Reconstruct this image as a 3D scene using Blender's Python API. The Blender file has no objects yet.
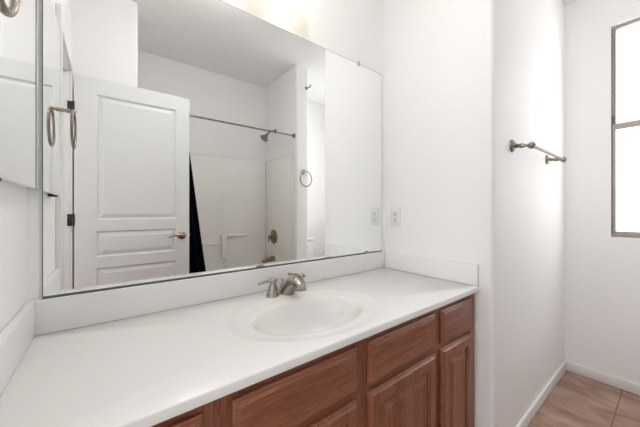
import bpy, bmesh, math, random
from mathutils import Vector, Matrix
PI = math.pi
random.seed(7)
sc = bpy.context.scene
COL = sc.collection

# ------------------------------------------------------------------ camera
cam = bpy.data.cameras.new('camera')
cam.sensor_width = 36.0
cam.sensor_fit = 'HORIZONTAL'
cam.lens = 36.0 * 276.6 / 640.0
cam.shift_y = -3.5 / 640.0
cam.clip_start = 0.02
camo = bpy.data.objects.new('camera', cam)
camo.location = (0, 0, 1.17)
camo.rotation_euler = (PI / 2, 0, -math.radians(37.83))
COL.objects.link(camo)
sc.camera = camo

# ------------------------------------------------------------------ world, exposure
w = bpy.data.worlds.new('sky')
sc.world = w
w.use_nodes = True
wn = w.node_tree.nodes
bg = wn['Background']
bg.inputs['Color'].default_value = (0.85, 0.92, 1.0, 1)
bg.inputs['Strength'].default_value = 1.0
WINDOW_GLOW = 2.8
SHADE_GLOW = 1.7
HALL_FILL_GLOW = 6.2  # fill light from the added, unseen hall window
DOME_FILL_GLOW = 23.0  # fill light from the added, unseen ceiling dome
sc.view_settings.view_transform = 'Standard'
sc.view_settings.look = 'None'
sc.view_settings.gamma = 1.0
sc.view_settings.use_curve_mapping = False
sc.view_settings.exposure = 0.33
sc.cycles.max_bounces = 14
sc.cycles.diffuse_bounces = 8
sc.cycles.glossy_bounces = 8
sc.cycles.use_denoising = True
sc.cycles.sample_clamp_indirect = 6.0


# ------------------------------------------------------------------ materials
def mat(name, col, rough=0.5, metal=0.0, bump=0.0, bscale=60.0, spec=0.5, coat=0.0, emit=None, var=0.0):
    m = bpy.data.materials.new(name)
    m.use_nodes = True
    nt = m.node_tree
    p = nt.nodes['Principled BSDF']
    p.inputs['Base Color'].default_value = (*col, 1)
    p.inputs['Roughness'].default_value = rough
    p.inputs['Metallic'].default_value = metal
    p.inputs['Specular IOR Level'].default_value = spec
    p.inputs['Coat Weight'].default_value = coat
    p.inputs['Coat Roughness'].default_value = 0.12
    if emit:
        p.inputs['Emission Color'].default_value = (*emit[0], 1)
        p.inputs['Emission Strength'].default_value = emit[1]
    tc = nt.nodes.new('ShaderNodeTexCoord')
    nz = nt.nodes.new('ShaderNodeTexNoise')
    nz.inputs['Scale'].default_value = bscale
    nz.inputs['Detail'].default_value = 3
    nt.links.new(tc.outputs['Object'], nz.inputs['Vector'])
    if bump > 0:
        b = nt.nodes.new('ShaderNodeBump')
        b.inputs['Strength'].default_value = bump
        b.inputs['Distance'].default_value = 0.004
        nt.links.new(nz.outputs['Fac'], b.inputs['Height'])
        nt.links.new(b.outputs['Normal'], p.inputs['Normal'])
    if var > 0:
        r = nt.nodes.new('ShaderNodeMapRange')
        r.inputs['To Min'].default_value = max(0.02, rough - var)
        r.inputs['To Max'].default_value = rough + var
        nt.links.new(nz.outputs['Fac'], r.inputs['Value'])
        nt.links.new(r.outputs['Result'], p.inputs['Roughness'])
    return m


def wood(name, axis, dark=(0.165, 0.047, 0.023), mid=(0.262, 0.090, 0.046), light=(0.36, 0.145, 0.082)):
    m = bpy.data.materials.new(name)
    m.use_nodes = True
    nt = m.node_tree
    p = nt.nodes['Principled BSDF']
    tc = nt.nodes.new('ShaderNodeTexCoord')
    mp = nt.nodes.new('ShaderNodeMapping')
    s = [17.0, 17.0, 17.0]
    s[axis] = 1.1
    mp.inputs['Scale'].default_value = s
    nt.links.new(tc.outputs['Object'], mp.inputs['Vector'])
    n1 = nt.nodes.new('ShaderNodeTexNoise')
    n1.inputs['Scale'].default_value = 2.4
    n1.inputs['Detail'].default_value = 5
    n1.inputs['Distortion'].default_value = 0.9
    nt.links.new(mp.outputs['Vector'], n1.inputs['Vector'])
    n2 = nt.nodes.new('ShaderNodeTexNoise')
    n2.inputs['Scale'].default_value = 22
    n2.inputs['Detail'].default_value = 3
    nt.links.new(mp.outputs['Vector'], n2.inputs['Vector'])
    mx = nt.nodes.new('ShaderNodeMix')
    mx.inputs['Factor'].default_value = 0.55
    nt.links.new(n1.outputs['Fac'], mx.inputs['A'])
    nt.links.new(n2.outputs['Fac'], mx.inputs['B'])
    cr = nt.nodes.new('ShaderNodeValToRGB')
    e = cr.color_ramp.elements
    e[0].position = 0.36
    e[0].color = (*dark, 1)
    e[1].position = 0.68
    e[1].color = (*light, 1)
    k = e.new(0.50)
    k.color = (*mid, 1)
    nt.links.new(mx.outputs['Result'], cr.inputs['Fac'])
    nt.links.new(cr.outputs['Color'], p.inputs['Base Color'])
    b = nt.nodes.new('ShaderNodeBump')
    b.inputs['Strength'].default_value = 0.15
    b.inputs['Distance'].default_value = 0.001
    nt.links.new(n2.outputs['Fac'], b.inputs['Height'])
    nt.links.new(b.outputs['Normal'], p.inputs['Normal'])
    p.inputs['Roughness'].default_value = 0.38
    p.inputs['Coat Weight'].default_value = 0.25
    p.inputs['Coat Roughness'].default_value = 0.25
    return m


def tile_material():
    m = bpy.data.materials.new('brown_travertine_tile')
    m.use_nodes = True
    nt = m.node_tree
    p = nt.nodes['Principled BSDF']
    tc = nt.nodes.new('ShaderNodeTexCoord')
    br = nt.nodes.new('ShaderNodeTexBrick')
    br.offset = 0.0
    br.inputs['Scale'].default_value = 1.0
    br.inputs['Brick Width'].default_value = 0.80
    br.inputs['Row Height'].default_value = 0.40
    br.inputs['Mortar Size'].default_value = 0.0035
    br.inputs['Mortar Smooth'].default_value = 0.2
    mp0 = nt.nodes.new('ShaderNodeMapping')
    mp0.inputs['Location'].default_value = (-0.25, -0.215 + 0.4, 0)
    nt.links.new(tc.outputs['Object'], mp0.inputs['Vector'])
    nt.links.new(mp0.outputs['Vector'], br.inputs['Vector'])
    mp = nt.nodes.new('ShaderNodeMapping')
    mp.inputs['Scale'].default_value = (8.0, 2.6, 5)
    mp.inputs['Rotation'].default_value = (0, 0, 0.12)
    nt.links.new(tc.outputs['Object'], mp.inputs['Vector'])
    nz = nt.nodes.new('ShaderNodeTexNoise')
    nz.inputs['Scale'].default_value = 1.6
    nz.inputs['Detail'].default_value = 6
    nz.inputs['Roughness'].default_value = 0.62
    nz.inputs['Distortion'].default_value = 0.25
    nt.links.new(mp.outputs['Vector'], nz.inputs['Vector'])
    cr = nt.nodes.new('ShaderNodeValToRGB')
    e = cr.color_ramp.elements
    e[0].position = 0.34
    e[0].color = (0.25, 0.142, 0.105, 1)
    e[1].position = 0.68
    e[1].color = (0.50, 0.33, 0.26, 1)
    nt.links.new(nz.outputs['Fac'], cr.inputs['Fac'])
    mx = nt.nodes.new('ShaderNodeMix')
    mx.data_type = 'RGBA'
    mx.inputs['B'].default_value = (0.20, 0.125, 0.09, 1)
    nt.links.new(br.outputs['Fac'], mx.inputs['Factor'])
    nt.links.new(cr.outputs['Color'], mx.inputs['A'])
    nt.links.new(mx.outputs['Result'], p.inputs['Base Color'])
    b = nt.nodes.new('ShaderNodeBump')
    b.inputs['Strength'].default_value = 0.4
    b.inputs['Distance'].default_value = 0.002
    b.invert = True
    nt.links.new(br.outputs['Fac'], b.inputs['Height'])
    nt.links.new(b.outputs['Normal'], p.inputs['Normal'])
    p.inputs['Roughness'].default_value = 0.42
    return m


def pane_material(strength):
    """frosted privacy glass lit from outside, with a few water spots"""
    m = bpy.data.materials.new('frosted_window_glass')
    m.use_nodes = True
    nt = m.node_tree
    p = nt.nodes['Principled BSDF']
    p.inputs['Base Color'].default_value = (0.85, 0.87, 0.88, 1)
    p.inputs['Roughness'].default_value = 0.25
    tc = nt.nodes.new('ShaderNodeTexCoord')
    vo = nt.nodes.new('ShaderNodeTexVoronoi')
    vo.inputs['Scale'].default_value = 26
    nt.links.new(tc.outputs['Object'], vo.inputs['Vector'])
    cr = nt.nodes.new('ShaderNodeValToRGB')
    e = cr.color_ramp.elements
    e[0].position = 0.05
    e[0].color = (0.60, 0.62, 0.64, 1)
    e[1].position = 0.09
    e[1].color = (0.985, 0.985, 0.985, 1)
    nt.links.new(vo.outputs['Distance'], cr.inputs['Fac'])
    nt.links.new(cr.outputs['Color'], p.inputs['Emission Color'])
    p.inputs['Emission Strength'].default_value = strength
    return m


M = {
    'wall': mat('white_wall_paint', (0.90, 0.897, 0.895), 0.6, bump=0.35, bscale=75, spec=0.3),
    'ceiling': mat('white_ceiling_paint', (0.91, 0.908, 0.905), 0.8, bump=0.3, bscale=60, spec=0.2),
    'trim': mat('white_trim_paint', (0.84, 0.84, 0.83), 0.35),
    'door': mat('white_door_paint', (0.80, 0.81, 0.82), 0.42),
    'marble': mat('cultured_marble', (0.84, 0.832, 0.815), 0.22, spec=0.5, bscale=6, var=0.05),
    'splash': mat('cultured_marble_splash', (0.84, 0.84, 0.83), 0.3),
    'nickel': mat('brushed_nickel', (0.43, 0.385, 0.34), 0.23, 1.0),
    'darknickel': mat('aged_nickel', (0.30, 0.265, 0.23), 0.27, 1.0),
    'satin': mat('satin_nickel', (0.22, 0.195, 0.17), 0.5, 1.0),
    'bronze': mat('antique_bronze', (0.30, 0.22, 0.13), 0.35, 1.0),
    'mirror': mat('silvered_mirror', (0.955, 0.965, 0.957), 0.0, 1.0),
    'mirror_edge': mat('mirror_edge', (0.10, 0.12, 0.115), 0.35),
    'clear': mat('clear_plastic_clip', (0.55, 0.53, 0.48), 0.25),
    'black': mat('black_metal', (0.012, 0.012, 0.013), 0.45),
    'navy': mat('navy_cloth', (0.006, 0.008, 0.020), 0.85, bump=0.2, bscale=300, spec=0.2),
    'tub': mat('white_acrylic', (0.90, 0.885, 0.855), 0.25),
    'china': mat('white_china', (0.84, 0.84, 0.83), 0.12),
    'plate': mat('white_plastic', (0.80, 0.80, 0.785), 0.35),
    'slot': mat('dark_slot', (0.05, 0.05, 0.05), 0.6),
    'alu': mat('bronze_aluminium', (0.40, 0.36, 0.32), 0.45, 0.35),
    'aludark': mat('dark_aluminium', (0.14, 0.12, 0.11), 0.5, 0.3),
    'shade': mat('frosted_lamp_glass', (0.9, 0.88, 0.82), 0.3, emit=((1.0, 0.87, 0.70), SHADE_GLOW)),
    'bulb': mat('lamp_bulb', (0.9, 0.9, 0.9), 0.3, emit=((1.0, 0.87, 0.72), SHADE_GLOW * 0.5)),
    'hall_fill_pane': mat('hall_fill_glass', (0.85, 0.87, 0.88), 0.25, emit=((0.96, 0.985, 1.0), HALL_FILL_GLOW)),  # emissive panes of the added hall window
    'fill_dome': mat('fill_dome_glass', (0.9, 0.9, 0.88), 0.3, emit=((1.0, 0.997, 0.99), DOME_FILL_GLOW)),  # emissive shade of the added ceiling lamp
    'oak_h': wood('stained_oak_horizontal', 0),
    'oak_v': wood('stained_oak_vertical', 2),
    'kick': mat('dark_toe_kick', (0.06, 0.022, 0.012), 0.6),
    'tile': tile_material(),
    'pane': pane_material(WINDOW_GLOW),
}


# ------------------------------------------------------------------ mesh helpers
def box(bm, x0, x1, y0, y1, z0, z1, bev=0.0):
    vs = [bm.verts.new(v) for v in ((x0, y0, z0), (x1, y0, z0), (x1, y1, z0), (x0, y1, z0),
                                    (x0, y0, z1), (x1, y0, z1), (x1, y1, z1), (x0, y1, z1))]
    fs = [bm.faces.new([vs[i] for i in f]) for f in ((3, 2, 1, 0), (4, 5, 6, 7), (0, 1, 5, 4), (1, 2, 6, 5), (2, 3, 7, 6), (3, 0, 4, 7))]
    if bev > 0:
        ed = list({e for f in fs for e in f.edges})
        bmesh.ops.bevel(bm, geom=ed, offset=bev, segments=2, profile=0.5, affect='EDGES')


def prism(bm, pts, z0, z1):
    a = [bm.verts.new((x, y, z0)) for x, y in pts]
    b = [bm.verts.new((x, y, z1)) for x, y in pts]
    n = len(pts)
    bm.faces.new(a[::-1])
    bm.faces.new(b)
    for i in range(n):
        bm.faces.new((a[i], a[(i + 1) % n], b[(i + 1) % n], b[i]))


def frame_axes(d):
    d = Vector(d).normalized()
    u = d.orthogonal().normalized()
    return u, d.cross(u).normalized(), d


def lathe(bm, prof, org, d, n=24, caps=True):
    """prof: list of (distance along d, radius)"""
    u, v, d = frame_axes(d)
    org = Vector(org)
    rings = []
    for t, r in prof:
        r = max(r, 1e-5)
        rings.append([bm.verts.new(org + d * t + (u * math.cos(2 * PI * k / n) + v * math.sin(2 * PI * k / n)) * r) for k in range(n)])
    for a, b in zip(rings, rings[1:]):
        for k in range(n):
            bm.faces.new((a[k], a[(k + 1) % n], b[(k + 1) % n], b[k]))
    if caps:
        bm.faces.new(rings[0][::-1])
        bm.faces.new(rings[-1])


def tube(bm, pts, rad, n=12, flat=1.0):
    """sweep a circle along points; rad is a number or a list"""
    pts = [Vector(p) for p in pts]
    if not isinstance(rad, (list, tuple)):
        rad = [rad] * len(pts)
    rings = []
    u = None
    for i, p in enumerate(pts):
        d = (pts[min(i + 1, len(pts) - 1)] - pts[max(i - 1, 0)]).normalized()
        if u is None:
            u = Vector((0, 0, 1)).cross(d)
            u = u.normalized() if u.length > 0.1 else d.orthogonal().normalized()
        u = (u - d * u.dot(d)).normalized()
        v = d.cross(u).normalized()
        rings.append([bm.verts.new(p + (u * math.cos(2 * PI * k / n) + v * math.sin(2 * PI * k / n) * flat) * rad[i]) for k in range(n)])
    for a, b in zip(rings, rings[1:]):
        for k in range(n):
            bm.faces.new((a[k], a[(k + 1) % n], b[(k + 1) % n], b[k]))
    bm.faces.new(rings[0][::-1])
    bm.faces.new(rings[-1])


def torus(bm, c, axis, R, r, n=48, m=12):
    u, v, d = frame_axes(axis)
    c = Vector(c)
    rings = []
    for i in range(n):
        a = 2 * PI * i / n
        o = u * math.cos(a) + v * math.sin(a)
        rings.append([bm.verts.new(c + o * (R + r * math.cos(2 * PI * k / m)) + d * r * math.sin(2 * PI * k / m)) for k in range(m)])
    for i in range(n):
        a, b = rings[i], rings[(i + 1) % n]
        for k in range(m):
            bm.faces.new((a[k], a[(k + 1) % m], b[(k + 1) % m], b[k]))


def ringpanel(bm, f, a0, a1, b0, b1, rings, close=True, back=None):
    """concentric rectangular rings. f(a, b, d) -> point; rings: (inset, depth)"""
    R = []
    for ins, d in rings:
        R.append([bm.verts.new(f(a, b, d)) for a, b in ((a0 + ins, b0 + ins), (a1 - ins, b0 + ins), (a1 - ins, b1 - ins), (a0 + ins, b1 - ins))])
    for p, q in zip(R, R[1:]):
        for k in range(4):
            bm.faces.new((p[k], p[(k + 1) % 4], q[(k + 1) % 4], q[k]))
    if close:
        bm.faces.new(R[-1])
    if back:
        bm.faces.new(R[0][::-1])


def wpos(o):
    p = Vector((0, 0, 0))
    while o is not None:
        p = p + o.location
        o = o.parent
    return p


def obj(name, bm, m, parent=None, sharp=38, recalc=True):
    if recalc:
        bmesh.ops.recalc_face_normals(bm, faces=bm.faces)
    if parent is not None:
        bmesh.ops.translate(bm, verts=bm.verts, vec=-wpos(parent))
    me = bpy.data.meshes.new(name)
    bm.to_mesh(me)
    bm.free()
    for p in me.polygons:
        p.use_smooth = True
    me.set_sharp_from_angle(angle=math.radians(sharp))
    me.materials.append(M[m])
    o = bpy.data.objects.new(name, me)
    COL.objects.link(o)
    if parent is not None:
        o.parent = parent
    return o


def BM():
    return bmesh.new()


def tag(o, label, cat, group=None, kind=None):
    o['label'] = label
    o['category'] = cat
    if group:
        o['group'] = group
    if kind:
        o['kind'] = kind
    return o


def thing(name, label, cat, loc, group=None, kind=None):
    o = bpy.data.objects.new(name, None)
    o.empty_display_size = 0.05
    o.location = loc
    COL.objects.link(o)
    return tag(o, label, cat, group, kind)


def struct(name, bm, m, label, cat, **kw):
    return tag(obj(name, bm, m, **kw), label, cat, kind='structure')


# ------------------------------------------------------------------ dimensions (metres)
YB = 1.1165      # mirror wall
XL = -0.174      # left wall
XR = 1.376       # short right wall beside the vanity
YT = 0.503       # towel bar wall
XW = 2.671       # window wall
YS = -0.886      # wall behind tub and toilet
YF = -0.182      # front of the tub recess
XA, XB, XC = 0.190, 1.562, 1.710   # tub recess and wing wall
H = 2.675
HC = 0.817       # counter top

# ------------------------------------------------------------------ setting
bm = BM(); box(bm, -2.3, 2.8, -1.0, 1.24, -0.06, 0.0)
struct('floor', bm, 'tile', 'brown stone-look tile floor', 'floor')
bm = BM(); box(bm, -2.3, 2.8, -1.0, 1.24, H, H + 0.08)
struct('ceiling', bm, 'ceiling', 'white textured ceiling', 'ceiling')
bm = BM(); box(bm, XL, XR, YB, 1.24, 0, H)
struct('wall_back', bm, 'wall', 'white wall carrying the wide mirror', 'wall')


def corner(cx, cy, r, a0, a1, n=7):
    return [(cx + r * math.cos(math.radians(a0 + (a1 - a0) * i / n)), cy + r * math.sin(math.radians(a0 + (a1 - a0) * i / n))) for i in range(n + 1)]


r = 0.02
bm = BM(); prism(bm, [(XR, 1.24)] + corner(XR + r, YT + r, r, 180, 270) + [(1.5, YT), (1.5, 1.24)], 0, H)
struct('wall_right', bm, 'wall', 'short white wall beside the counter with the outlet', 'wall')
bm = BM(); box(bm, 1.5, 2.8, YT, 1.24, 0, H)
struct('wall_north', bm, 'wall', 'white wall with the towel bar', 'wall')
# window wall with an opening
WY0, WY1, WZ0, WZ1 = -0.46, 0.268, 0.99, 2.399
bm = BM()
box(bm, XW, 2.8, -1.0, WY0, 0, H); box(bm, XW, 2.8, WY1, YT, 0, H)
box(bm, XW, 2.8, WY0, WY1, 0, WZ0); box(bm, XW, 2.8, WY0, WY1, WZ1, H)
struct('wall_east', bm, 'wall', 'white wall with the frosted window', 'wall')
bm = BM(); box(bm, XA, XW, -1.0, YS, 0, H)
struct('wall_south', bm, 'wall', 'white wall behind the tub and toilet, seen in the mirror', 'wall')
bm = BM(); prism(bm, [(XB, YS)] + [(XC, YS)] + corner(XC - r, YF - r, r, 0, 90) + corner(XB + r, YF - r, r, 90, 180), 0, H)
struct('wall_wing', bm, 'wall', 'narrow white wing wall at the faucet end of the tub, seen in the mirror', 'wall')
bm = BM(); prism(bm, [(XL, -1.0), (XA, -1.0)] + corner(XA - r, YF - r, r, 0, 90) + [(XL, YF)], 0, H)
struct('wall_southwest', bm, 'wall', 'white wall behind the open door, seen in the mirror', 'wall')
DY0, DY1, DZ = -0.093, 0.485, 2.035      # doorway
bm = BM()
box(bm, -0.29, XL, DY1 + 0.018, 1.24, 0, H); box(bm, -0.29, XL, -1.0, DY0 - 0.018, 0, H)
box(bm, -0.29, XL, DY0 - 0.018, DY1 + 0.018, DZ + 0.018, H)
struct('wall_left', bm, 'wall', 'white left wall with the doorway and mirrored cabinet', 'wall')
# adjoining hall beyond the doorway
bm = BM()
box(bm, -2.3, -2.2, -1.0, -0.85, 0, H); box(bm, -2.3, -2.2, 0.25, 1.24, 0, H); box(bm, -2.3, -2.2, -0.85, 0.25, 0, 0.9); box(bm, -2.3, -2.2, -0.85, 0.25, 2.15, H)
box(bm, -2.2, -0.29, -1.0, -0.9, 0, H); box(bm, -2.2, -0.29, 1.14, 1.24, 0, H)
struct('wall_hall', bm, 'wall', 'white hall walls beyond the doorway', 'wall')

# door jamb and casing
bm = BM()
box(bm, -0.29, XL, DY0 - 0.018, DY0, 0, DZ + 0.018); box(bm, -0.29, XL, DY1, DY1 + 0.018, 0, DZ + 0.018)
box(bm, -0.29, XL, DY0, DY1, DZ, DZ + 0.018)
box(bm, -0.235, -0.205, DY1 - 0.010, DY1, 0, DZ); box(bm, -0.235, -0.205, DY0, DY0 + 0.010, 0, DZ); box(bm, -0.235, -0.205, DY0, DY1, DZ - 0.01, DZ)
struct('trim_1', bm, 'trim', 'white door jamb', 'trim')
bm = BM()
cw = 0.05
box(bm, XL, XL + 0.020, DY1 + 0.005, DY1 + 0.005 + cw, 0, DZ + 0.005 + cw, 0.003)
box(bm, XL, XL + 0.012, DY0 - 0.005 - cw, DY0 - 0.005, 0, DZ + 0.005 + cw, 0.003)
box(bm, XL, XL + 0.012, DY0 - 0.005, DY1 + 0.005, DZ + 0.005, DZ + 0.005 + cw, 0.003)
struct('trim_2', bm, 'trim', 'white door casing beside the towel ring', 'trim')

# baseboards
def baseboard(name, pts, label, h=0.068, t=0.012):
    bm = BM()
    for x0, x1, y0, y1 in pts:
        box(bm, x0, x1, y0, y1, 0, h, 0.003)
    struct(name, bm, 'trim', label, 'baseboard')


baseboard('baseboard_north', [(XR, XW, YT - 0.012, YT)], 'white baseboard under the towel bar')
baseboard('baseboard_east', [(XW - 0.012, XW, YS, YT - 0.012)], 'white baseboard under the window')
baseboard('baseboard_south', [(XC, XW - 0.012, YS, YS + 0.012)], 'white baseboard behind the toilet')
baseboard('baseboard_wing', [(XB + 0.01, XC - 0.01, YF, YF + 0.012)], 'white baseboard at the wing wall end')

# window ---------------------------------------------------------------
win = thing('window_1', 'tall bronze-framed window with frosted panes right of the towel bar', 'window', (2.71, WY0, WZ0), kind='structure')
FX0, FX1 = XW + 0.022, XW + 0.075
ZM = 1.727
fw = 0.021
bm = BM()
box(bm, FX0, FX1, WY1 - fw, WY1, WZ0, WZ1, 0.002); box(bm, FX0, FX1, WY0, WY0 + fw, WZ0, WZ1, 0.002)
box(bm, FX0, FX1, WY0 + fw, WY1 - fw, WZ1 - 0.022, WZ1, 0.002); box(bm, FX0, FX1, WY0 + fw, WY1 - fw, WZ0, WZ0 + 0.02, 0.002)
obj('frame', bm, 'alu', win)
bm = BM()
box(bm, FX0 - 0.004, FX0 + 0.004, WY1 - 0.005, WY1 - 0.001, WZ0 + 0.02, WZ1 - 0.02)
box(bm, FX0 - 0.004, FX0 + 0.004, WY1 - 0.017, WY1 - 0.0145, ZM + 0.02, WZ1 - 0.02)
obj('track', bm, 'aludark', win)
bm = BM()   # lower sash
sx0, sx1 = FX0 - 0.006, FX0 + 0.018
y0s, y1s = WY0 + 0.012, WY1 - 0.006
box(bm, sx0, sx1, y0s, y1s, ZM - 0.022, ZM + 0.020, 0.003); box(bm, sx0, sx1, y0s, y1s, WZ0 + 0.012, WZ0 + 0.04, 0.003)
box(bm, sx0, sx1, y1s - 0.016, y1s, WZ0 + 0.04, ZM - 0.016, 0.003); box(bm, sx0, sx1, y0s, y0s + 0.022, WZ0 + 0.04, ZM - 0.016, 0.003)
sash = obj('sash', bm, 'alu', win)
bm = BM(); box(bm, FX0 + 0.004, FX0 + 0.010, y0s + 0.02, y1s - 0.014, WZ0 + 0.038, ZM - 0.014)
obj('pane', bm, 'pane', sash)
bm = BM(); box(bm, FX0 + 0.030, FX0 + 0.036, WY0 + fw - 0.002, WY1 - fw + 0.002, ZM + 0.0, WZ1 - 0.02)
obj('pane', bm, 'pane', win)
bm = BM(); box(bm, FX0 - 0.008, FX0 + 0.002, WY1 - 0.018, WY1 - 0.005, ZM + 0.022, ZM + 0.075, 0.002)
obj('stop', bm, 'aludark', win)

# glowing hall window added out of view to fill the bathroom through the doorway
hw = thing('fill_window', 'wide added hall window, unseen, giving fill light through the doorway', 'window', (-2.25, -0.30, 0.9), kind='structure')
bm = BM()
box(bm, -2.28, -2.23, -0.85, -0.81, 0.9, 2.15, 0.002); box(bm, -2.28, -2.23, 0.21, 0.25, 0.9, 2.15, 0.002); box(bm, -2.28, -2.23, -0.32, -0.28, 0.94, 2.11, 0.002)
box(bm, -2.28, -2.23, -0.81, 0.21, 0.9, 0.94, 0.002); box(bm, -2.28, -2.23, -0.81, 0.21, 2.11, 2.15, 0.002)
obj('frame', bm, 'alu', hw)
for ya, yb in ((-0.81, -0.32), (-0.28, 0.21)):
    bm = BM(); box(bm, -2.258, -2.252, ya, yb, 0.94, 2.11)
    obj('pane', bm, 'hall_fill_pane', hw)

# door ------------------------------------------------------------------
DXL, DXR = -0.154, 0.514
DF, DBK = DY0, DY0 - 0.035
door = thing('door_1', 'white three-panel door standing open, seen in the mirror', 'door', (DXL, DY0, 0), kind='structure')
Z0, Z1 = 0.012, 2.028
pa0, pa1 = DXL + 0.108, DXR - 0.090
panels = [(1.105, 1.925), (0.862, 1.032), (0.24, 0.79)]
bm = BM()
box(bm, DXL, pa0, DBK, DF, Z0, Z1); box(bm, pa1, DXR, DBK, DF, Z0, Z1)
zz = [Z0, 0.24, 0.79, 0.862, 1.032, 1.105, 1.925, Z1]
for i in range(0, 8, 2):
    box(bm, pa0, pa1, DBK, DF, zz[i], zz[i + 1])
for a, b in panels:
    ringpanel(bm, lambda u, v, d: (u, DF - d, v), pa0, pa1, a, b, [(0, 0), (0.009, 0.012), (0.014, 0.012), (0.038, 0.003), (0.042, 0.003)])
    ringpanel(bm, lambda u, v, d: (u, DBK + d, v), pa0, pa1, a, b, [(0, 0), (0.009, 0.012), (0.014, 0.012), (0.038, 0.003), (0.042, 0.003)])
obj('leaf', bm, 'door', door, sharp=12, recalc=False)
for z in (0.28, 1.108, 1.812):
    bm = BM()
    lathe(bm, [(-0.037, 0.0), (-0.037, 0.007), (0.037, 0.007), (0.037, 0.0)], (-0.158, DF + 0.005, z), (0, 0, 1), 14)
    box(bm, -0.186, -0.160, DY0, DY0 + 0.003, z - 0.037, z + 0.037)
    obj('hinge', bm, 'black', door)
for s, yy in ((1, DF), (-1, DBK)):
    hx, hz = 0.462, 0.978
    bm = BM()
    lathe(bm, [(0, 0.0), (0, 0.031), (0.006, 0.030), (0.010, 0.022), (0.012, 0.013), (0.036, 0.011), (0.040, 0.0)], (hx, yy, hz), (0, s, 0), 24)
    hl = obj('handle', bm, 'nickel', door)
    bm = BM()
    L = 0.038
    tube(bm, [(hx + 0.012, yy + s * L, hz), (hx - 0.01, yy + s * L, hz + 0.003), (hx - 0.04, yy + s * L, hz + 0.006), (hx - 0.075, yy + s * L, hz - 0.002), (hx - 0.095, yy + s * (L - 0.004), hz - 0.010)],
         [0.010, 0.010, 0.008, 0.007, 0.005], 12)
    obj('lever', bm, 'nickel', hl)
bm = BM(); box(bm, DXR - 0.001, DXR + 0.010, DBK + 0.010, DF - 0.010, 0.968, 0.988, 0.002)
obj('latch', bm, 'nickel', door)

# ------------------------------------------------------------------ vanity cabinet
FY = 0.583          # face of the face frame
van = thing('vanity_cabinet', 'long reddish-brown stained oak vanity cabinet under the white counter', 'cabinet', (0.606, 0.85, 0))
bm = BM()
X0, X1 = XL + 0.001, XR - 0.001
box(bm, X0, X0 + 0.016, FY + 0.019, YB - 0.002, 0.0, 0.794); box(bm, X1 - 0.016, X1, FY + 0.019, YB - 0.002, 0.0, 0.794)
box(bm, X0 + 0.016, X1 - 0.016, FY + 0.019, YB - 0.002, 0.10, 0.116); box(bm, X0 + 0.016, X1 - 0.016, YB - 0.012, YB - 0.002, 0.116, 0.794)
for x in (0.175, 1.014):
    box(bm, x, x + 0.016, FY + 0.0195, YB - 0.0125, 0.1165, 0.60)
obj('carcass', bm, 'oak_v', van)
bm = BM(); box(bm, X0 + 0.016, X1 - 0.016, FY + 0.07, FY + 0.085, 0.0, 0.10)
obj('toe_kick', bm, 'kick', van)
stiles = [(X0, -0.118), (0.140, 0.228), (0.570, 0.648), (0.995, 1.068), (1.302, X1)]
for a, b in stiles:
    bm = BM(); box(bm, a, b, FY, FY + 0.019, 0.10, 0.794, 0.001)
    obj('stile', bm, 'oak_v', van)
for (a, b), (c, d) in zip(stiles, stiles[1:]):
    for z0, z1 in ((0.10, 0.135), (0.605, 0.645), (0.755, 0.794)):
        bm = BM(); box(bm, b, c, FY + 0.0005, FY + 0.0185, z0, z1)
        obj('rail', bm, 'oak_h', van)
fronts = [(-0.133, 0.152), (0.213, 0.583), (0.634, 1.011), (1.056, 1.318)]
TH = 0.018


def fy(u, v, d):
    return (u, FY - d, v)


for i, (a, b) in enumerate(fronts):
    bm = BM()
    ringpanel(bm, fy, a, b, 0.636, 0.768, [(0, 0.0004), (0, 0.009), (0.003, 0.0115), (0.007, 0.0125), (0.009, 0.0155), (0.014, TH), (0.02, TH)], back=True)
    obj('drawer_front', bm, 'oak_h', van, sharp=25)
    bm = BM()
    d0, d1 = 0.125, 0.614
    fr = 0.052
    ringpanel(bm, fy, a, b, d0, d1, [(0, 0.0004), (0, 0.009), (0.003, 0.0115), (0.007, 0.0125), (0.009, 0.0155), (0.013, TH), (fr - 0.008, TH), (fr - 0.003, 0.0145), (fr, 0.006)], close=True, back=True)
    dr = obj('door', bm, 'oak_v', van, sharp=25)
    bm = BM()
    ringpanel(bm, fy, a + fr + 0.001, b - fr - 0.001, d0 + fr + 0.001, d1 - fr - 0.001, [(0, 0.0055), (0, 0.008), (0.004, 0.008), (0.026, 0.0155), (0.028, 0.017), (0.03, 0.017)], back=True)
    obj('raised_panel', bm, 'oak_v', dr, sharp=20)

# ------------------------------------------------------------------ counter with integral sink
SX, SY = 0.574, 0.792
top = thing('vanity_counter', 'white cultured marble vanity top with a molded oval sink', 'countertop', (0.606, 0.84, 0.795))
TY0, TY1 = 0.558, YB - 0.001
TX0, TX1 = XL + 0.001, XR - 0.001
AO, BO = 0.280, 0.205      # outer molded ring
AI, BI = 0.208, 0.141      # bowl lip
angs = [2 * PI * k / 120 for k in range(120)]
for cx, cy in ((TX0, TY0), (TX1, TY0), (TX1, TY1), (TX0, TY1)):
    angs.append(math.atan2(cy - SY, cx - SX) % (2 * PI))
angs = sorted(set(angs))


def rect_hit(a, ins=0.0):
    c, s = math.cos(a), math.sin(a)
    t = 1e9
    if c > 1e-9: t = min(t, (TX1 - ins - SX) / c)
    if c < -1e-9: t = min(t, (TX0 + ins - SX) / c)
    if s > 1e-9: t = min(t, (TY1 - ins - SY) / s)
    if s < -1e-9: t = min(t, (TY0 + ins - SY) / s)
    return SX + c * t, SY + s * t


def ell(a, A, B):
    c, s = math.cos(a), math.sin(a)
    t = 1 / math.sqrt((c / A) ** 2 + (s / B) ** 2)
    return SX + c * t, SY + s * t


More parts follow.
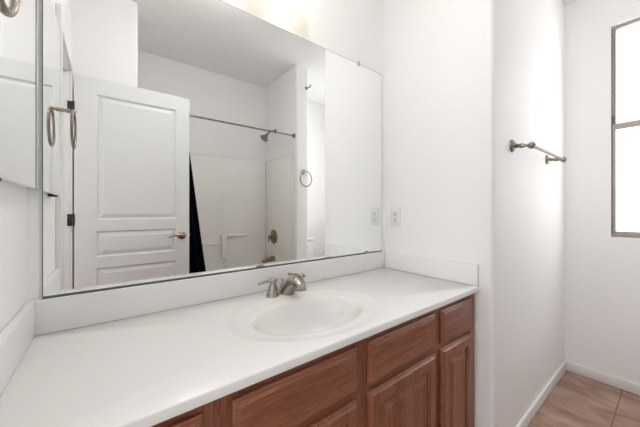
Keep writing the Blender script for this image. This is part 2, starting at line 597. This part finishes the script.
def loft(bm, rings, close=False):
    R = [[bm.verts.new(p) for p in rg] for rg in rings]
    n = len(R[0])
    for a, b in zip(R, R[1:]):
        for k in range(n):
            bm.faces.new((a[k], a[(k + 1) % n], b[(k + 1) % n], b[k]))
    if close:
        bm.faces.new(R[-1])
    return R


bm = BM()
rings = []
rings.append([(*ell(a, AI + 0.004, BI + 0.004), 0.7955) for a in angs])
rings.append([(*rect_hit(a), 0.795) for a in angs])
rings.append([(*rect_hit(a), HC - 0.004) for a in angs])
rings.append([(*rect_hit(a, 0.0012), HC - 0.0012) for a in angs])
rings.append([(*rect_hit(a, 0.004), HC) for a in angs])
rings.append([(*ell(a, AO + 0.012, BO + 0.012), HC) for a in angs])
rings.append([(*ell(a, AO + 0.006, BO + 0.006), HC + 0.0006) for a in angs])
rings.append([(*ell(a, AO, BO), HC + 0.0003) for a in angs])
rings.append([(*ell(a, AO - 0.014, BO - 0.010), HC - 0.0030) for a in angs])
for e, d in ((0.030, 0.0046), (0.020, 0.0054), (0.012, 0.0066), (0.006, 0.0085), (0.0, 0.012)):
    rings.append([(*ell(a, AI + e, BI + e), HC - d) for a in angs])
loft(bm, rings)
obj('slab', bm, 'marble', top, sharp=50)
bm = BM()
rings = []
prof = [(1.0, 0.012), (0.98, 0.017), (0.955, 0.027), (0.915, 0.047), (0.87, 0.072), (0.80, 0.093), (0.70, 0.112), (0.58, 0.125), (0.45, 0.133), (0.3, 0.139), (0.14, 0.143)]
for s, d in prof:
    rings.append([(*ell(a, AI * s, BI * s), HC - d) for a in angs])
rings[-1] = [(SX + 0.024 * math.cos(a), SY + 0.024 * math.sin(a), HC - 0.144) for a in angs]
loft(bm, rings)
obj('sink_bowl', bm, 'marble', top, sharp=60)
bm = BM()
lathe(bm, [(-0.002, 0.0), (0.0, 0.026), (0.002, 0.0245), (0.001, 0.019), (0.0005, 0.017), (0.005, 0.015), (0.006, 0.0)], (SX, SY, HC - 0.1445), (0, 0, 1), 24)
obj('drain', bm, 'nickel', top)
ZS = 0.9155
bm = BM(); box(bm, TX0, TX1, YB - 0.0205, YB - 0.0005, HC + 0.0005, ZS, 0.003)
obj('backsplash', bm, 'splash', top)
bm = BM(); box(bm, TX0, TX0 + 0.018, 0.560, YB - 0.021, HC + 0.0005, ZS, 0.003)
obj('side_splash', bm, 'splash', top)
bm = BM(); box(bm, TX1 - 0.02, TX1, 0.562, YB - 0.021, HC + 0.0005, ZS, 0.003)
obj('side_splash', bm, 'splash', top)

# ------------------------------------------------------------------ faucet
FXC, FYC = 0.613, 1.018
fa = thing('faucet', 'brushed nickel two-handle faucet behind the oval sink', 'faucet', (FXC, FYC, HC))
bm = BM()   # broad low spout leaning over the bowl
pts = [(FXC, FYC + 0.004, HC), (FXC, FYC - 0.004, HC + 0.016), (FXC, FYC - 0.018, HC + 0.034), (FXC, FYC - 0.040, HC + 0.052), (FXC, FYC - 0.066, HC + 0.062), (FXC, FYC - 0.088, HC + 0.058), (FXC, FYC - 0.100, HC + 0.044)]
tube(bm, pts, [0.034, 0.033, 0.029, 0.025, 0.021, 0.018, 0.0155], 20)
obj('spout', bm, 'nickel', fa)
bm = BM(); lathe(bm, [(0, 0), (0, 0.033), (0.006, 0.032), (0.010, 0.027), (0.010, 0)], (FXC, FYC + 0.004, HC), (0, 0, 1), 28)
obj('base', bm, 'nickel', fa)
bm = BM(); lathe(bm, [(0, 0.016), (0.014, 0.0145), (0.028, 0.010), (0.038, 0.006), (0.044, 0.004), (0.048, 0.0062), (0.054, 0.0068), (0.058, 0.003), (0.059, 0)], (FXC, FYC + 0.036, HC), (0, 0, 1), 16)
obj('lift_rod', bm, 'nickel', fa)
for hx, ang in ((FXC - 0.068, 186), (FXC + 0.070, 112)):
    bm = BM()
    lathe(bm, [(0, 0), (0, 0.0265), (0.005, 0.0265), (0.008, 0.024), (0.022, 0.021), (0.036, 0.0165), (0.048, 0.0125), (0.054, 0.0115), (0.056, 0.0135), (0.063, 0.0155), (0.070, 0.0135), (0.074, 0.008), (0.076, 0)], (hx, FYC, HC), (0, 0, 1), 24)
    hd = obj('handle', bm, 'nickel', fa)
    d = Vector((math.cos(math.radians(ang)), math.sin(math.radians(ang)), 0))
    o = Vector((hx, FYC, HC + 0.064))
    bm = BM()
    tube(bm, [o - d * 0.02, o + d * 0.01, o + d * 0.03, o + d * 0.052 + Vector((0, 0, -0.001)), o + d * 0.064 + Vector((0, 0, -0.002)), o + d * 0.068 + Vector((0, 0, -0.002))], [0.0065, 0.0075, 0.0055, 0.0062, 0.0075, 0.005], 14)
    obj('lever', bm, 'nickel', hd)

# ------------------------------------------------------------------ big mirror
MX0, MX1, MZ0, MZ1 = -0.1425, 1.344, 0.9205, 2.003
mi = thing('wall_mirror', 'wide frameless mirror on the wall above the counter', 'mirror', (0.603, YB, MZ0))
bm = BM(); box(bm, MX0, MX1, YB - 0.0055, YB - 0.0005, MZ0, MZ1)
obj('backing', bm, 'mirror_edge', mi)
bm = BM()
vs = [bm.verts.new(v) for v in ((MX0 + 0.002, YB - 0.0058, MZ0 + 0.002), (MX1 - 0.002, YB - 0.0058, MZ0 + 0.002), (MX1 - 0.002, YB - 0.0058, MZ1 - 0.002), (MX0 + 0.002, YB - 0.0058, MZ1 - 0.002))]
bm.faces.new(vs)
bm.normal_update()
obj('glass', bm, 'mirror', mi, recalc=False)
for cx in (0.06, 1.141):
    bm = BM(); box(bm, cx - 0.009, cx + 0.009, YB - 0.010, YB - 0.006, MZ1 - 0.010, MZ1 + 0.014, 0.0015)
    lathe(bm, [(0, 0), (0, 0.0035), (0.002, 0.003), (0.002, 0)], (cx, YB - 0.010, MZ1 + 0.008), (0, -1, 0), 10)
    obj('clip', bm, 'clear', mi)
bm = BM(); box(bm, MX0, MX1, YB - 0.009, YB - 0.0005, ZS + 0.0005, MZ0)
obj('bottom_channel', bm, 'mirror_edge', mi)
bm = BM(); box(bm, 1.20, 1.224, YB - 0.012, YB - 0.0092, MZ0 - 0.002, MZ0 + 0.010, 0.001)
obj('clip', bm, 'clear', mi)

# ------------------------------------------------------------------ mirrored medicine cabinet on the left wall
CY0, CY1, CZ0, CZ1 = 0.655, 1.1145, 1.228, 1.905
CX = -0.148
mc = thing('medicine_cabinet', 'shallow mirrored medicine cabinet on the left wall', 'cabinet', (XL, 0.87, CZ0))
bm = BM(); box(bm, XL + 0.0005, CX - 0.006, CY0 + 0.004, CY1 - 0.004, CZ0 + 0.004, CZ1 - 0.004)
obj('body', bm, 'trim', mc)
bm = BM(); box(bm, CX - 0.0055, CX - 0.0004, CY0, CY1, CZ0, CZ1, 0.001)
dm = obj('door', bm, 'trim', mc)
bm = BM()
vs = [bm.verts.new(v) for v in ((CX, CY0 + 0.001, CZ0 + 0.001), (CX, CY1 - 0.045, CZ0 + 0.001), (CX, CY1 - 0.045, CZ1 - 0.001), (CX, CY0 + 0.001, CZ1 - 0.001))]
bm.faces.new(vs)
obj('mirror_glass', bm, 'mirror', dm, recalc=False)
bm = BM(); box(bm, XL + 0.002, CX - 0.001, CY0 + 0.03, CY0 + 0.10, CZ0 - 0.006, CZ0 + 0.003, 0.001)
obj('dark_notch', bm, 'black', mc)  # black block modelling a dark notch under the cabinet's near end


# ------------------------------------------------------------------ towel rings
ROS = [(0, 0), (0, 0.026), (0.004, 0.026), (0.007, 0.023), (0.010, 0.0215), (0.013, 0.016), (0.017, 0.012), (0.020, 0.0095)]
POST = [(0.019, 0.0095), (0.026, 0.011), (0.030, 0.0085), (0.036, 0.0105), (0.044, 0.012), (0.052, 0.0095), (0.062, 0.0065), (0.066, 0.006), (0.069, 0.009)]


def sphere_prof(t0, r0, n=8):
    return [(t0 - r0 * math.cos(PI * i / n), r0 * math.sin(PI * i / n)) for i in range(n + 1)]


def towel_ring(base, out, axis, off, label, R=0.081):
    base = Vector(base)
    out = Vector(out)
    t = thing('towel_ring', label, 'towel ring', base)
    s = off / 0.058
    bm = BM(); lathe(bm, [(a * s, q) for a, q in ROS], base, out, 24)
    obj('rosette', bm, 'nickel', t)
    bm = BM(); lathe(bm, [(0.019 * s, 0.0095), (0.030 * s, 0.0075), (0.040 * s, 0.0095), (off - 0.008, 0.006)] + sphere_prof(off, 0.0095)[1:], base, out, 20)
    obj('post', bm, 'nickel', t)
    bm = BM(); torus(bm, base + out * off + Vector((0, 0, -R)), axis, R, 0.0056)
    obj('ring', bm, 'darknickel', t)
    return t


towel_ring((XL, 0.562, 1.611), (1, 0, 0), (1, 0, 0), 0.062, 'large brushed nickel towel ring beside the open door and mirrored cabinet')
towel_ring((1.645, YF, 1.57), (0, 1, 0), (0.1, 1, 0), 0.05, 'thin nickel towel ring on the narrow wing wall end, reflected near the toilet', R=0.078)

# ------------------------------------------------------------------ towel bar
tb = thing('towel_bar', 'brushed nickel towel bar with turned posts on the white wall left of the window', 'towel bar', (1.90, YT, 1.49))
TZ = 1.489
xs = (1.600, 2.205)
for x in xs:
    bm = BM(); lathe(bm, [(0, 0), (0, 0.031), (0.004, 0.031), (0.007, 0.029), (0.010, 0.0265), (0.013, 0.022), (0.017, 0.014), (0.020, 0.0105)], (x, YT, TZ), (0, -1, 0), 28)
    rs = obj('rosette', bm, 'darknickel', tb)
    bm = BM(); lathe(bm, POST + sphere_prof(0.083, 0.0165, 10)[1:], (x, YT, TZ), (0, -1, -0.15), 24)
    obj('post', bm, 'darknickel', tb)
bm = BM(); tube(bm, [(xs[0], YT - 0.082, TZ - 0.0123), (xs[1], YT - 0.082, TZ - 0.0123)], 0.007, 14)
obj('bar', bm, 'satin', tb)

# ------------------------------------------------------------------ outlet
OY, OZ = 1.030, 1.128
ou = thing('outlet', 'white double power outlet on the short wall right of the mirror', 'outlet', (XR, OY, OZ))
bm = BM(); box(bm, XR - 0.006, XR - 0.0005, OY - 0.035, OY + 0.035, OZ - 0.0575, OZ + 0.0575, 0.002)
obj('cover_plate', bm, 'plate', ou)
for s in (-1, 1):
    zc = OZ + s * 0.0195
    bm = BM(); box(bm, XR - 0.0085, XR - 0.006, OY - 0.017, OY + 0.017, zc - 0.0145, zc + 0.0145, 0.001)
    rc = obj('receptacle', bm, 'plate', ou)
    for dy, h in ((-0.0065, 0.0045), (0.0065, 0.0055)):
        bm = BM(); box(bm, XR - 0.0089, XR - 0.0083, OY + dy - 0.0016, OY + dy + 0.0016, zc + 0.003 - h, zc + 0.003 + h)
        obj('slot', bm, 'slot', rc)
    bm = BM(); lathe(bm, [(0, 0), (0, 0.003), (0.0005, 0.003), (0.0005, 0)], (XR - 0.0084, OY, zc - 0.009), (-1, 0, 0), 12)
    obj('ground_hole', bm, 'slot', rc)
bm = BM(); lathe(bm, [(0, 0), (0, 0.003), (0.001, 0.0025), (0.001, 0)], (XR - 0.006, OY, OZ), (-1, 0, 0), 12)
obj('screw', bm, 'nickel', ou)

# ------------------------------------------------------------------ vanity light
LZ = 2.135
vl = thing('vanity_light', 'lit three-shade vanity light on the wall above the mirror', 'wall lamp', (0.52, YB, 2.40))
bm = BM(); box(bm, 0.27, 0.77, YB - 0.022, YB - 0.0005, 2.362, 2.442, 0.008)
obj('back_plate', bm, 'nickel', vl)
LY = 1.030
for x in (0.32, 0.52, 0.72):
    bm = BM()
    tube(bm, [(x, YB - 0.02, LZ + 0.207), (x, LY + 0.03, LZ + 0.217), (x, LY + 0.006, LZ + 0.207), (x, LY, LZ + 0.182), (x, LY, LZ + 0.147)], 0.007, 12)
    lathe(bm, [(0, 0), (0, 0.022), (0.03, 0.018), (0.034, 0)], (x, LY, LZ + 0.127), (0, 0, 1), 20)
    obj('arm', bm, 'nickel', vl)
    bm = BM()
    lathe(bm, [(0, 0.054), (0.015, 0.049), (0.045, 0.044), (0.085, 0.037), (0.112, 0.028), (0.126, 0.018), (0.125, 0.016), (0.110, 0.025), (0.083, 0.034), (0.045, 0.041), (0.015, 0.046), (0.0, 0.051)], (x, LY, LZ), (0, 0, 1), 28, caps=False)
    sh = obj('lamp_shade', bm, 'shade', vl)
    bm = BM(); lathe(bm, [(0, 0), (0.003, 0.010), (0.012, 0.020), (0.025, 0.0245), (0.04, 0.021), (0.06, 0.013), (0.085, 0.011), (0.085, 0)], (x, LY, LZ + 0.03), (0, 0, 1), 20)
    obj('bulb', bm, 'bulb', sh)

# ------------------------------------------------------------------ tub, surround and shower (seen in the mirror)
tub = thing('bathtub', 'white bathtub in the recess behind the dark curtain, seen in the mirror', 'bathtub', (0.87, -0.53, 0))
bm = BM()
tx0, tx1, ty0, ty1, tz = XA + 0.002, XB - 0.002, YS + 0.002, YF - 0.012, 0.39
tubf = lambda u, v, d: (u, v, d)
ringpanel(bm, tubf, tx0, tx1, ty0, ty1, [(0, 0.0), (0, tz - 0.01), (0.003, tz - 0.003), (0.01, tz), (0.055, tz), (0.065, tz - 0.006), (0.08, tz - 0.06), (0.11, 0.14), (0.15, 0.09), (0.2, 0.08)])
obj('shell', bm, 'tub', tub)
bm = BM(); lathe(bm, [(0, 0), (0, 0.035), (0.004, 0.033), (0.006, 0.02), (0.006, 0)], (tx1 - 0.086, -0.53, 0.30), (-1, 0, 0.3), 20)
obj('overflow_plate', bm, 'bronze', tub)

ts = thing('tub_surround', 'off-white molded tub surround panels with a soap ledge, seen in the mirror', 'tub surround', (0.87, YS, 0.392))
ZT = 1.768
bm = BM(); box(bm, XA + 0.008, 1.05, YS + 0.001, YS + 0.008, 0.391, ZT, 0.002); box(bm, 1.045, XB - 0.008, YS + 0.001, YS + 0.011, 0.391, ZT, 0.002)
box(bm, XA + 0.008, XB - 0.008, YS + 0.001, YS + 0.012, ZT - 0.012, ZT, 0.003)
obj('back_panel', bm, 'tub', ts)
for xa, xb, xf in ((XB - 0.007, XB - 0.001, XB - 0.012), (XA + 0.001, XA + 0.007, XA + 0.012)):
    bm = BM(); box(bm, xa, xb, YS + 0.002, -0.262, 0.391, ZT, 0.002)
    box(bm, min(xf, xa), max(xf, xb) if xf > xa else xb, -0.285, -0.262, 0.391, ZT, 0.003)
    box(bm, min(xf, xa), max(xf, xb) if xf > xa else xb, YS + 0.014, -0.262, ZT - 0.012, ZT, 0.003)
    obj('side_panel', bm, 'tub', ts)
bm = BM()
box(bm, 1.015, 1.075, YS + 0.009, YS + 0.055, 0.63, 0.885, 0.012)
box(bm, 1.075, 1.30, YS + 0.010, YS + 0.045, 0.875, 0.89, 0.005)
obj('soap_ledge', bm, 'tub', ts)
bm = BM(); tube(bm, [(0.83, YS + 0.006, 0.80), (0.83, YS + 0.035, 0.80), (0.85, YS + 0.04, 0.80), (1.02, YS + 0.04, 0.80)], 0.007, 12)
obj('grab_rail', bm, 'tub', ts)

# shower rod
rd = thing('shower_rod', 'thin brushed metal shower rod across the tub recess, seen in the mirror', 'shower rod', (0.87, -0.227, 1.946))
bm = BM(); tube(bm, [(XA + 0.006, -0.227, 1.946), (XB - 0.006, -0.227, 1.946)], 0.008, 16)
obj('rod', bm, 'darknickel', rd)
for x, s in ((XB, -1), (XA, 1)):
    bm = BM(); lathe(bm, [(0.0005, 0), (0.0005, 0.026), (0.006, 0.025), (0.018, 0.0165), (0.026, 0.0145), (0.026, 0)], (x, -0.227, 1.946), (s, 0, 0), 20)
    obj('flange', bm, 'darknickel', rd)
# curtain
cu = thing('shower_curtain', 'dark navy shower curtain bunched behind the open door, seen in the mirror', 'curtain', (0.4, -0.227, 1.90))
bm = BM()
NU, NV = 72, 20
g = []
for j in range(NV + 1):
    z = 1.905 + (0.42 - 1.905) * j / NV
    xr_ = 0.500 + 0.130 * (1.94 - z)
    row = []
    for i in range(NU + 1):
        u = i / NU
        x = 0.235 + (xr_ - 0.235) * u
        amp = 0.017 + 0.004 * math.sin(j * 0.4)
        row.append(bm.verts.new((x + 0.006 * math.sin(u * 31 + 1), -0.227 + amp * math.sin(u * 2 * PI * 7.25 + 0.15 * math.sin(j * 0.5)), z)))
    g.append(row)
for j in range(NV):
    for i in range(NU):
        bm.faces.new((g[j][i], g[j][i + 1], g[j + 1][i + 1], g[j + 1][i]))
bmesh.ops.solidify(bm, geom=bm.faces, thickness=0.0015)
obj('cloth', bm, 'navy', cu)
for i in range(8):
    x = 0.245 + 0.27 * i / 7
    bm = BM(); torus(bm, (x, -0.227, 1.926), (1, 0.2, 0), 0.0335, 0.0016, 24, 6)
    obj('curtain_ring', bm, 'darknickel', cu)

# shower head and arm
sh = thing('overhead_shower', 'small brushed metal shower head on the tub end wall, seen in the mirror', 'shower head', (XB, -0.63, 2.07))
SYv = -0.634
bm = BM(); lathe(bm, [(0, 0), (0, 0.028), (0.004, 0.027), (0.010, 0.014), (0.010, 0)], (XB - 0.0005, SYv, 2.085), (-1, 0, 0), 20)
obj('flange', bm, 'darknickel', sh)
bm = BM(); tube(bm, [(XB - 0.004, SYv, 2.085), (XB - 0.045, SYv, 2.08), (XB - 0.085, SYv, 2.053), (XB - 0.105, SYv, 2.028)], 0.0085, 12)
obj('arm', bm, 'darknickel', sh)
bm = BM(); lathe(bm, [(0, 0), (0, 0.012), (0.018, 0.014), (0.030, 0.020), (0.070, 0.047), (0.078, 0.048), (0.080, 0.044), (0.078, 0)], (XB - 0.100, SYv, 2.036), (-0.62, 0, -0.78), 24)
obj('head', bm, 'darknickel', sh)
# valve
VY, VZ = -0.66, 0.858
va = thing('shower_valve', 'round antique bronze shower valve on the tub end wall, seen in the mirror', 'shower valve', (XB, VY, VZ))
bm = BM(); lathe(bm, [(0.0075, 0), (0.0075, 0.084), (0.012, 0.083), (0.019, 0.07), (0.022, 0.045), (0.024, 0)], (XB, VY, VZ), (-1, 0, 0), 32)
obj('escutcheon', bm, 'bronze', va)
bm = BM(); lathe(bm, [(0.022, 0.03), (0.035, 0.026), (0.045, 0.020), (0.06, 0.018), (0.075, 0.016), (0.078, 0)], (XB, VY, VZ), (-1, 0, 0), 24)
tube(bm, [(XB - 0.064, VY, VZ), (XB - 0.07, VY + 0.004, VZ - 0.02), (XB - 0.078, VY + 0.006, VZ - 0.05)], [0.010, 0.009, 0.008], 12)
obj('lever', bm, 'bronze', va)
# spout
sp = thing('tub_spout', 'antique bronze tub spout below the shower valve, seen at the mirror bottom edge', 'tub spout', (XB, VY, 0.60))
bm = BM()
tube(bm, [(XB - 0.0075, VY, 0.605), (XB - 0.05, VY, 0.603), (XB - 0.10, VY, 0.598), (XB - 0.135, VY, 0.588), (XB - 0.148, VY, 0.572)], [0.030, 0.028, 0.026, 0.024, 0.018], 18)
obj('body', bm, 'bronze', sp)
bm = BM(); lathe(bm, [(0, 0.004), (0.014, 0.004), (0.016, 0.007), (0.022, 0.007), (0.024, 0)], (XB - 0.118, VY, 0.612), (0, 0, 1), 12)
obj('diverter_knob', bm, 'bronze', sp)

# ------------------------------------------------------------------ toilet (a corner of its tank shows in the mirror)
TXC = 1.945
to = thing('toilet', 'white toilet in the nook past the wing wall, its tank corner seen in the mirror', 'toilet', (TXC, YS, 0))
bm = BM(); box(bm, TXC - 0.20, TXC + 0.20, YS + 0.014, YS + 0.20, 0.42, 0.775, 0.02)
tk = obj('tank', bm, 'china', to)
bm = BM(); box(bm, TXC - 0.212, TXC + 0.212, YS + 0.013, YS + 0.212, 0.776, 0.81, 0.01)
obj('tank_lid', bm, 'china', tk)
bm = BM(); lathe(bm, [(0, 0), (0, 0.012), (0.006, 0.012), (0.012, 0.007), (0.012, 0)], (TXC - 0.15, YS + 0.20, 0.72), (0, 1, 0), 14)
tube(bm, [(TXC - 0.15, YS + 0.214, 0.72), (TXC - 0.10, YS + 0.214, 0.713)], 0.005, 10)
obj('flush_lever', bm, 'nickel', tk)


def oval(cx, cy, a, b, z, n=40):
    return [(cx + a * math.cos(2 * PI * k / n), cy + b * math.sin(2 * PI * k / n), z) for k in range(n)]


BYc = YS + 0.43
bm = BM()
R = loft(bm, [oval(TXC, BYc - 0.08, 0.11, 0.21, 0), oval(TXC, BYc - 0.08, 0.10, 0.20, 0.05), oval(TXC, BYc - 0.06, 0.095, 0.19, 0.18), oval(TXC, BYc - 0.02, 0.14, 0.22, 0.29), oval(TXC, BYc, 0.178, 0.25, 0.37), oval(TXC, BYc, 0.182, 0.255, 0.395), oval(TXC, BYc, 0.172, 0.245, 0.40), oval(TXC, BYc + 0.01, 0.13, 0.19, 0.39), oval(TXC, BYc + 0.01, 0.10, 0.14, 0.28), oval(TXC, BYc, 0.05, 0.06, 0.2)], close=True)
bm.faces.new(R[0][::-1])
box(bm, TXC - 0.10, TXC + 0.10, YS + 0.03, YS + 0.26, 0.30, 0.419, 0.02)
obj('bowl', bm, 'china', to)
bm = BM()
R = loft(bm, [oval(TXC, BYc, 0.185, 0.258, 0.402), oval(TXC, BYc, 0.188, 0.26, 0.412), oval(TXC, BYc, 0.18, 0.252, 0.418)], close=True)
bm.faces.new(R[0][::-1])
obj('seat', bm, 'plate', to)
bm = BM()
R = loft(bm, [oval(TXC, BYc, 0.183, 0.256, 0.4185), oval(TXC, BYc, 0.186, 0.258, 0.43), oval(TXC, BYc, 0.17, 0.24, 0.438)], close=True)
bm.faces.new(R[0][::-1])
obj('seat_lid', bm, 'plate', to)

# small hook high on the wing wall end
hk = thing('wall_hook', 'small grey metal hook high on the wing wall end, seen in the mirror', 'hook', (1.69, YF, 2.46))
bm = BM(); lathe(bm, [(0, 0), (0, 0.018), (0.004, 0.017), (0.008, 0.008), (0.008, 0)], (1.682, YF + 0.0003, 2.46), (0, 1, 0), 16)
obj('plate', bm, 'darknickel', hk)
bm = BM(); tube(bm, [(1.682, YF + 0.006, 2.46), (1.690, YF + 0.035, 2.455), (1.697, YF + 0.05, 2.462), (1.70, YF + 0.055, 2.478)], [0.006, 0.006, 0.006, 0.008], 10)
obj('prong', bm, 'darknickel', hk)

# ------------------------------------------------------------------ ceiling fill lamp (added above the frame to brighten the room)
def fill_dome_lamp(x, y, glass, label, R=0.13):
    t = thing('added_fill_lamp', label, 'ceiling lamp', (x, y, H))
    bm = BM(); lathe(bm, [(0.0005, 0), (0.0005, R * 0.8), (0.012, R * 0.8), (0.018, R * 0.75), (0.018, 0)], (x, y, H), (0, 0, -1), 32)
    obj('base', bm, 'nickel', t)
    bm = BM(); lathe(bm, [(0.018, R * 0.76), (0.022, R * 0.93), (0.034, R), (0.050, R * 0.97), (0.064, R * 0.8), (0.074, R * 0.5), (0.079, R * 0.2), (0.080, 0)], (x, y, H), (0, 0, -1), 32, caps=False)
    obj('glass_shade', bm, glass, t)


fill_dome_lamp(0.58, 0.455, 'fill_dome', 'round frosted fill lamp added out of view above the vanity counter')
